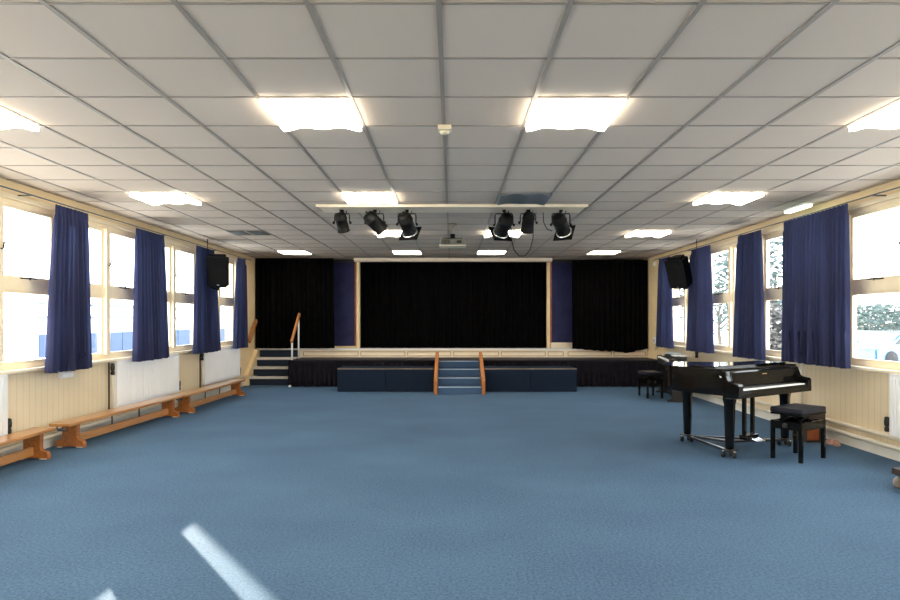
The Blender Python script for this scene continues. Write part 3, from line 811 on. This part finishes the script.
lyr = lyr.build('pedal_lyre', M['piano'], gp)
for x in (.74, .795, .85):
    MB().prism([(.34, .125), (.25, .102), (.22, .102), (.22, .112), (.25, .112), (.34, .138)], x-.014, x+.014, 'YZ', .002).build('pedal', M['chrome'], lyr)
# wheeled frame under the legs: a thing of its own
fm = thing('piano_trolley', 'black and chrome three armed wheeled frame under the grand piano', 'trolley', (2.89, 6.30, 0), AN)
hub = (.66, .55)
for (x, y) in LEG:
    MB().bar((hub[0], hub[1], .068), (x, y, .068), .04, .025).build('arm', M['gunmetal'], fm)
    pt = MB().box(x-.06, x+.06, y-.06, y+.06, .074, DZ-.001, .003).build('leg_plate', M['dark'], fm)
    for ang in (20, 140, 260):
        cx, cy = x+.062*math.cos(math.radians(ang)), y+.062*math.sin(math.radians(ang))
        w = MB().lathe([(.012, -.012), (.026, -.011), (.030, -.007), (.030, .007), (.026, .011), (.012, .012)], 16, Matrix.Translation((cx, cy, .030)) @ Matrix.Rotation(PI/2, 4, 'X'))
        w.build('castor', M['dark'], fm)
        MB().tube([(cx, cy, .056), (cx, cy, .076)], .012, 8).build('stem', M['chrome'], fm)
MB().bar((LEG[0][0], LEG[0][1], .064), (LEG[2][0], LEG[2][1], .064), .03, .022).build('cross_bar', M['gunmetal'], fm)
MB().bar((LEG[2][0], LEG[2][1], .064), (LEG[1][0], LEG[1][1], .064), .03, .022).build('cross_bar', M['gunmetal'], fm)

# stools
def stool(lw, ld, h, label, loc_, rz, name='piano_stool'):
    t = thing(name, label, 'stool', loc_, rz, 'black piano stools')
    def cush(u, v): pass
    s = MB().box(-lw/2-.022, lw/2+.022, -ld/2-.022, ld/2+.022, h-.058, h, .016)
    seat = s.build('seat', M['leather'], t)
    MB().box(-lw/2-.02, lw/2+.02, -ld/2-.02, ld/2+.02, h-.075, h-.058, .004).build('seat_board', M['piano'], t)
    q = MB()
    for s_ in (-1, 1):
        q.bar((-lw/2+.08, s_*ld*.3, h-.145), (lw/2-.1, s_*ld*.3, h-.075), .02, .012); q.bar((lw/2-.08, s_*ld*.3, h-.145), (-lw/2+.1, s_*ld*.3, h-.075), .02, .012)
    q.build('lift_frame', M['metalblk'], t)
    ap_ = MB(); a0, a1 = h-.225, h-.14
    ap_.box(-lw/2, lw/2, -ld/2-.015, -ld/2+.008, a0, a1, .003); ap_.box(-lw/2, lw/2, ld/2-.008, ld/2+.015, a0, a1, .003)
    ap_.box(-lw/2-.015, -lw/2+.008, -ld/2, ld/2, a0, a1, .003); ap_.box(lw/2-.008, lw/2+.015, -ld/2, ld/2, a0, a1, .003)
    ap_.build('apron', M['piano'], t)
    for a in (-1, 1):
        for b in (-1, 1):
            MB().box(a*lw/2-.018, a*lw/2+.018, b*ld/2-.018, b*ld/2+.018, 0, h-.14, .003).build('leg', M['piano'], t)
    for a in (-1, 1):
        MB().lathe([(.02, 0), (.024, .008), (.024, .026), (.018, .03)], 18, Matrix.Translation((a*(lw/2+.016), 0, h-.18)) @ Matrix.Rotation(a*PI/2, 4, 'Y')).build('knob', M['dark'], t)
    return t
stool(.44, .29, .545, 'black leather stool in front of the grand piano keyboard', (3.635, 6.565, 0), AN)
stool(.44, .27, .485, 'black stool facing the digital piano, near the stage', (3.74, 11.78, 0), math.radians(93))

# ------------------------------------------------------------------ digital piano with music books
dp = thing('digital_piano', 'black digital piano against right wall behind the grand piano', 'piano', (3.84, 11.05, 0), math.radians(79.5))
# local: x along the keys, y toward the wall is -y ... front at +y
DL = 1.52
MB().box(0, DL, -.30, .0, .60, .70, .006).build('key_bed', M['dark'], dp)
MB().prism([(-.30, .70), (-.30, .80), (-.19, .80), (-.14, .745), (-.14, .70)], 0, DL, 'YZ', .004).build('control_panel', M['dark'], dp)
for x in (0, DL-.03):
    MB().prism([(.04, 0), (.04, .03), (-.04, .06), (-.08, .60), (-.08, .75), (.005, .75), (.005, .70), (.0, .60), (-.30, .60), (-.30, 0)], x-.03, x, 'YZ', .003).build('end_panel', M['dark'], dp)
MB().box(0, DL-.06, -.29, -.27, .15, .60).build('back_panel', M['dark'], dp)
for i in range(52):
    w = (DL-.08)/52
    MB().box(.02+i*w+.0006, .02+(i+1)*w-.0006, -.138, -.003, .70, .725, .001).build('white_key', M['ivory'], dp)
for i in range(51):
    if i % 7 in pat:
        w = (DL-.08)/52
        MB().box(.02+(i+1)*w-.005, .02+(i+1)*w+.005, -.138, -.05, .726, .738).build('black_key', M['ebony'], dp)
MB().bar((.3, -.15, .06), (1.0, -.15, .06), .05, .03).build('pedal_board', M['dark'], dp)
def book(x, y, z, rz, w, h, th, m, lab):
    t = thing('music_book', lab, 'book', (x, y, z), rz, 'music books on the digital piano')
    MB().box(-w/2, w/2, -h/2, h/2, 0, .003).build('cover', m, t)
    MB().box(-w/2+.004, w/2-.004, -h/2+.004, h/2-.004, .003, th-.003).build('pages', M['paper'], t)
    MB().box(-w/2, w/2, -h/2, h/2, th-.003, th).build('cover', m, t)
    return t

# ------------------------------------------------------------------ bits on the right
ob = thing('wooden_box', 'small dark wooden box with an orange front behind the piano stool', 'box', (4.29, 7.52, 0), math.radians(12))
MB().box(-.13, .13, -.12, .12, 0, .35, .006).build('body', M['darkwood'], ob)
MB().box(-.125, .03, -.128, -.12, .03, .17, .003).build('panel', M['redwood'], ob)
MB().box(-.135, .135, -.125, .125, .35, .365, .004).build('lid', M['darkwood'], ob)
cl = MB()
def lump(u, v):
    th = u*2*PI; ph_ = v*PI/2
    r = .07*(1+.25*math.sin(3*th+1)+.15*math.sin(7*th+4*v)+.1*math.sin(11*th))
    return Vector((r*1.0*math.cos(th)*math.sin(ph_+.02)*.8, r*1.6*math.sin(th)*math.sin(ph_+.02), .055*math.cos(ph_)*(1+.3*math.sin(5*th)*math.sin(ph_))))
cl.grid(lump, 40, 10)
o = cl.build('cloth', M['pink'], recalc=False); o.location = (4.44, 7.28, 0.001)
tag(o, 'crumpled pinkish cloth on floor under the right wall pipes', 'cloth')
tr = thing('wheeled_base', 'low wooden base on grey castors at right edge of view', 'trolley', (4.10, 5.25, 0), math.radians(4))
MB().box(-.27, .27, -.2, .2, .115, .17, .005).build('board', M['darkwood'], tr)
for a in (-1, 1):
    for b in (-1, 1):
        MB().lathe([(.02, -.016), (.044, -.014), (.05, -.006), (.05, .006), (.044, .014), (.02, .016)], 20, Matrix.Translation((a*.235, b*.16, .05)) @ Matrix.Rotation(PI/2, 4, 'X')).build('castor', M['tbar'], tr)
        MB().box(a*.235-.018, a*.235+.018, b*.16-.02, b*.16+.02, .095, .116).build('fork', M['chrome'], tr)

book(4.13, 11.25, .8005, math.radians(-4), .30, .24, .012, M['paper'], 'pale open sheets lying on near end of the digital piano')
book(4.24, 11.95, .8005, math.radians(3), .23, .31, .016, M['bookc'], 'dark covered music book lying toward far end of the digital piano')

# ------------------------------------------------------------------ outside
struct(MB().box(-60, 70, -30, 90, -.75, -.45).build('ground', M['ground']))
bl = thing('neighbour_building', 'long white building with blue lower panels outside left windows', 'building', (-12, 10, -.45))
def bpart(name, m, y0, y1, z0, z1, x0=-.12, x1=0.0):
    return MB().box(x0, x1, y0-10, y1-10, z0+.45, z1+.45).build(name, m, bl)
segs = [(18.11, 48)]
for (a, b) in segs:
    bpart('wall', M['facade'], a, b, -.45, 7.2)
    n_ = max(1, int((b-a)/2.2))
    for i in range(n_):
        ya = a+(b-a)*i/n_; yb = a+(b-a)*(i+1)/n_
        if b-a > 2: bpart('blue_panel', M['bluep'], ya+.03, yb-.03, .05, 1.02, .0, .03)
    if b-a > 2:
        for z in (1.50, 1.90): bpart('rail', M['railg'], a, b, z, z+.07, .0, .05)
bpart('roof', M['roofm'], 18.1, 48, 7.2, 7.35, -.3, .1)

def leafy(name, label, cat, loc_, trunk_h, rad, hgt, nleaf, m, group, seed, leaf=.22, branches=9):
    rnd = random.Random(seed)
    t = thing(name, label, cat, loc_, 0, group)
    b = MB(); b.tube([(0, 0, 0), (.05, 0, trunk_h*.5), (0, .05, trunk_h), (.05, .05, trunk_h+hgt*.6)], [.16, .13, .10, .03], 8)
    tips = []
    for i in range(branches):
        a = rnd.uniform(0, 2*PI); z = trunk_h*.7 + rnd.uniform(0, hgt*.5)
        e = Vector((rad*.8*math.cos(a), rad*.8*math.sin(a), z+hgt*.35))
        b.tube([(0, 0, z), e*0.5+Vector((0, 0, z*.5+.1)), e], [.06, .04, .012], 6); tips.append(e)
    b.build('trunk', M['bark'], t)
    f = MB()
    for i in range(nleaf):
        while True:
            p = Vector((rnd.uniform(-1, 1), rnd.uniform(-1, 1), rnd.uniform(-1, 1)))
            if p.length < 1 and rnd.random() < .35+.65*p.length: break
        c = Vector((p.x*rad, p.y*rad, trunk_h+hgt*.5+p.z*hgt*.55))
        R = Matrix.Rotation(rnd.uniform(0, 6), 3, 'Z') @ Matrix.Rotation(rnd.uniform(0, 6), 3, 'X')
        vs = [f.bm.verts.new(c + R @ Vector(q)*leaf) for q in ((-.5, 0, 0), (0, -.28, .05), (.5, 0, 0), (0, .28, .05))]
        f.bm.faces.new(vs)
    f.build('foliage', m, t, recalc=False)
    return t
TG = 'trees outside the right windows'
for i, (x, y, th, rd, hg_, lab) in enumerate(((15.6, 36.5, 1.2, 3.0, 5.5, 'grey green tree outside farthest right window'), (14.2, 27.5, 1.5, 2.4, 4.2, 'grey green tree outside between the two narrow right curtains'),
        (23.5, 35, .9, 3.0, 1.8, 'low spreading tree in the distance outside the nearest right window'), (29, 41, .9, 3.2, 2.0, 'distant rounded tree outside the nearest right window'))):
    leafy('tree', lab, 'tree', (x, y, -.45), th, rd, hg_, 1300, M['leaf'], TG, 40+i, .34)
hd = thing('hedge', 'brownish hedge outside right window beside the widest curtain', 'hedge', (10.6, 20.6, -.45))
rnd = random.Random(5); f = MB()
for i in range(2600):
    c = Vector((rnd.uniform(-.5, .5), rnd.uniform(-2.2, 2.2), rnd.uniform(0.05, 2.3+.25*math.sin(i))))
    R = Matrix.Rotation(rnd.uniform(0, 6), 3, 'Z') @ Matrix.Rotation(rnd.uniform(0, 6), 3, 'X')
    f.bm.faces.new([f.bm.verts.new(c + R @ Vector(q)*.24) for q in ((-.5, 0, 0), (0, -.28, .05), (.5, 0, 0), (0, .28, .05))])
f.build('foliage', M['hedge'], hd, recalc=False)
f = MB()
for y in (-1.6, -.6, .4, 1.5): f.tube([(0, y, 0), (.05, y, 1.0), (0, y+.1, 1.8)], [.05, .04, .015], 6)
f.build('stems', M['bark'], hd)
def car(x, y, rz, m, lab):
    t = thing('car', lab, 'car', (x, y, -.45), rz, 'parked cars outside')
    MB().prism([(-2.1, .25), (-2.1, .75), (-1.3, .88), (-.7, 1.38), (.9, 1.40), (1.6, .95), (2.1, .85), (2.1, .25)], -.82, .82, 'XZ', .06).build('body', m, t)
    MB().prism([(-1.1, .92), (-.62, 1.31), (.82, 1.32), (1.32, .95)], -.835, .835, 'XZ', .01).build('windows', M['lens'], t)
    for a in (-1.3, 1.3):
        for b in (-.78, .78):
            MB().lathe([(.1, -.09), (.31, -.09), (.33, -.05), (.33, .05), (.31, .09), (.1, .09)], 20, Matrix.Translation((a, b, .33)) @ Matrix.Rotation(PI/2, 4, 'X')).build('wheel', M['tyre'], t)
car(21.0, 30.5, .35, M['cargrey'], 'grey car parked outside the nearest right window')
car(18.6, 26.2, .3, M['carblue'], 'blue car parked outside at the right edge of the nearest right window')

# ------------------------------------------------------------------ light
sun = bpy.data.lights.new('sun', 'SUN'); so = bpy.data.objects.new('sun', sun); C.objects.link(so)
el = math.radians(12.25)
d = Vector((.601*math.cos(el), -.799*math.cos(el), -math.sin(el)))
so.rotation_euler = d.to_track_quat('-Z', 'Y').to_euler()
so.location = (-20, 30, 12)
sun.energy = 24; sun.angle = math.radians(.3); sun.color = (1, .91, .76)

w = bpy.data.worlds.new('sky'); scene.world = w; w.use_nodes = True
bgn = w.node_tree.nodes['Background']
bgn.inputs['Color'].default_value = (0.92, 0.96, 1.0, 1); bgn.inputs['Strength'].default_value = 6.0

for o in bpy.data.objects:
    if '_used' in o: del o['_used']
scene.view_settings.view_transform = 'Standard'
scene.view_settings.look = 'None'
scene.view_settings.gamma = 1.0
scene.view_settings.exposure = 0.8
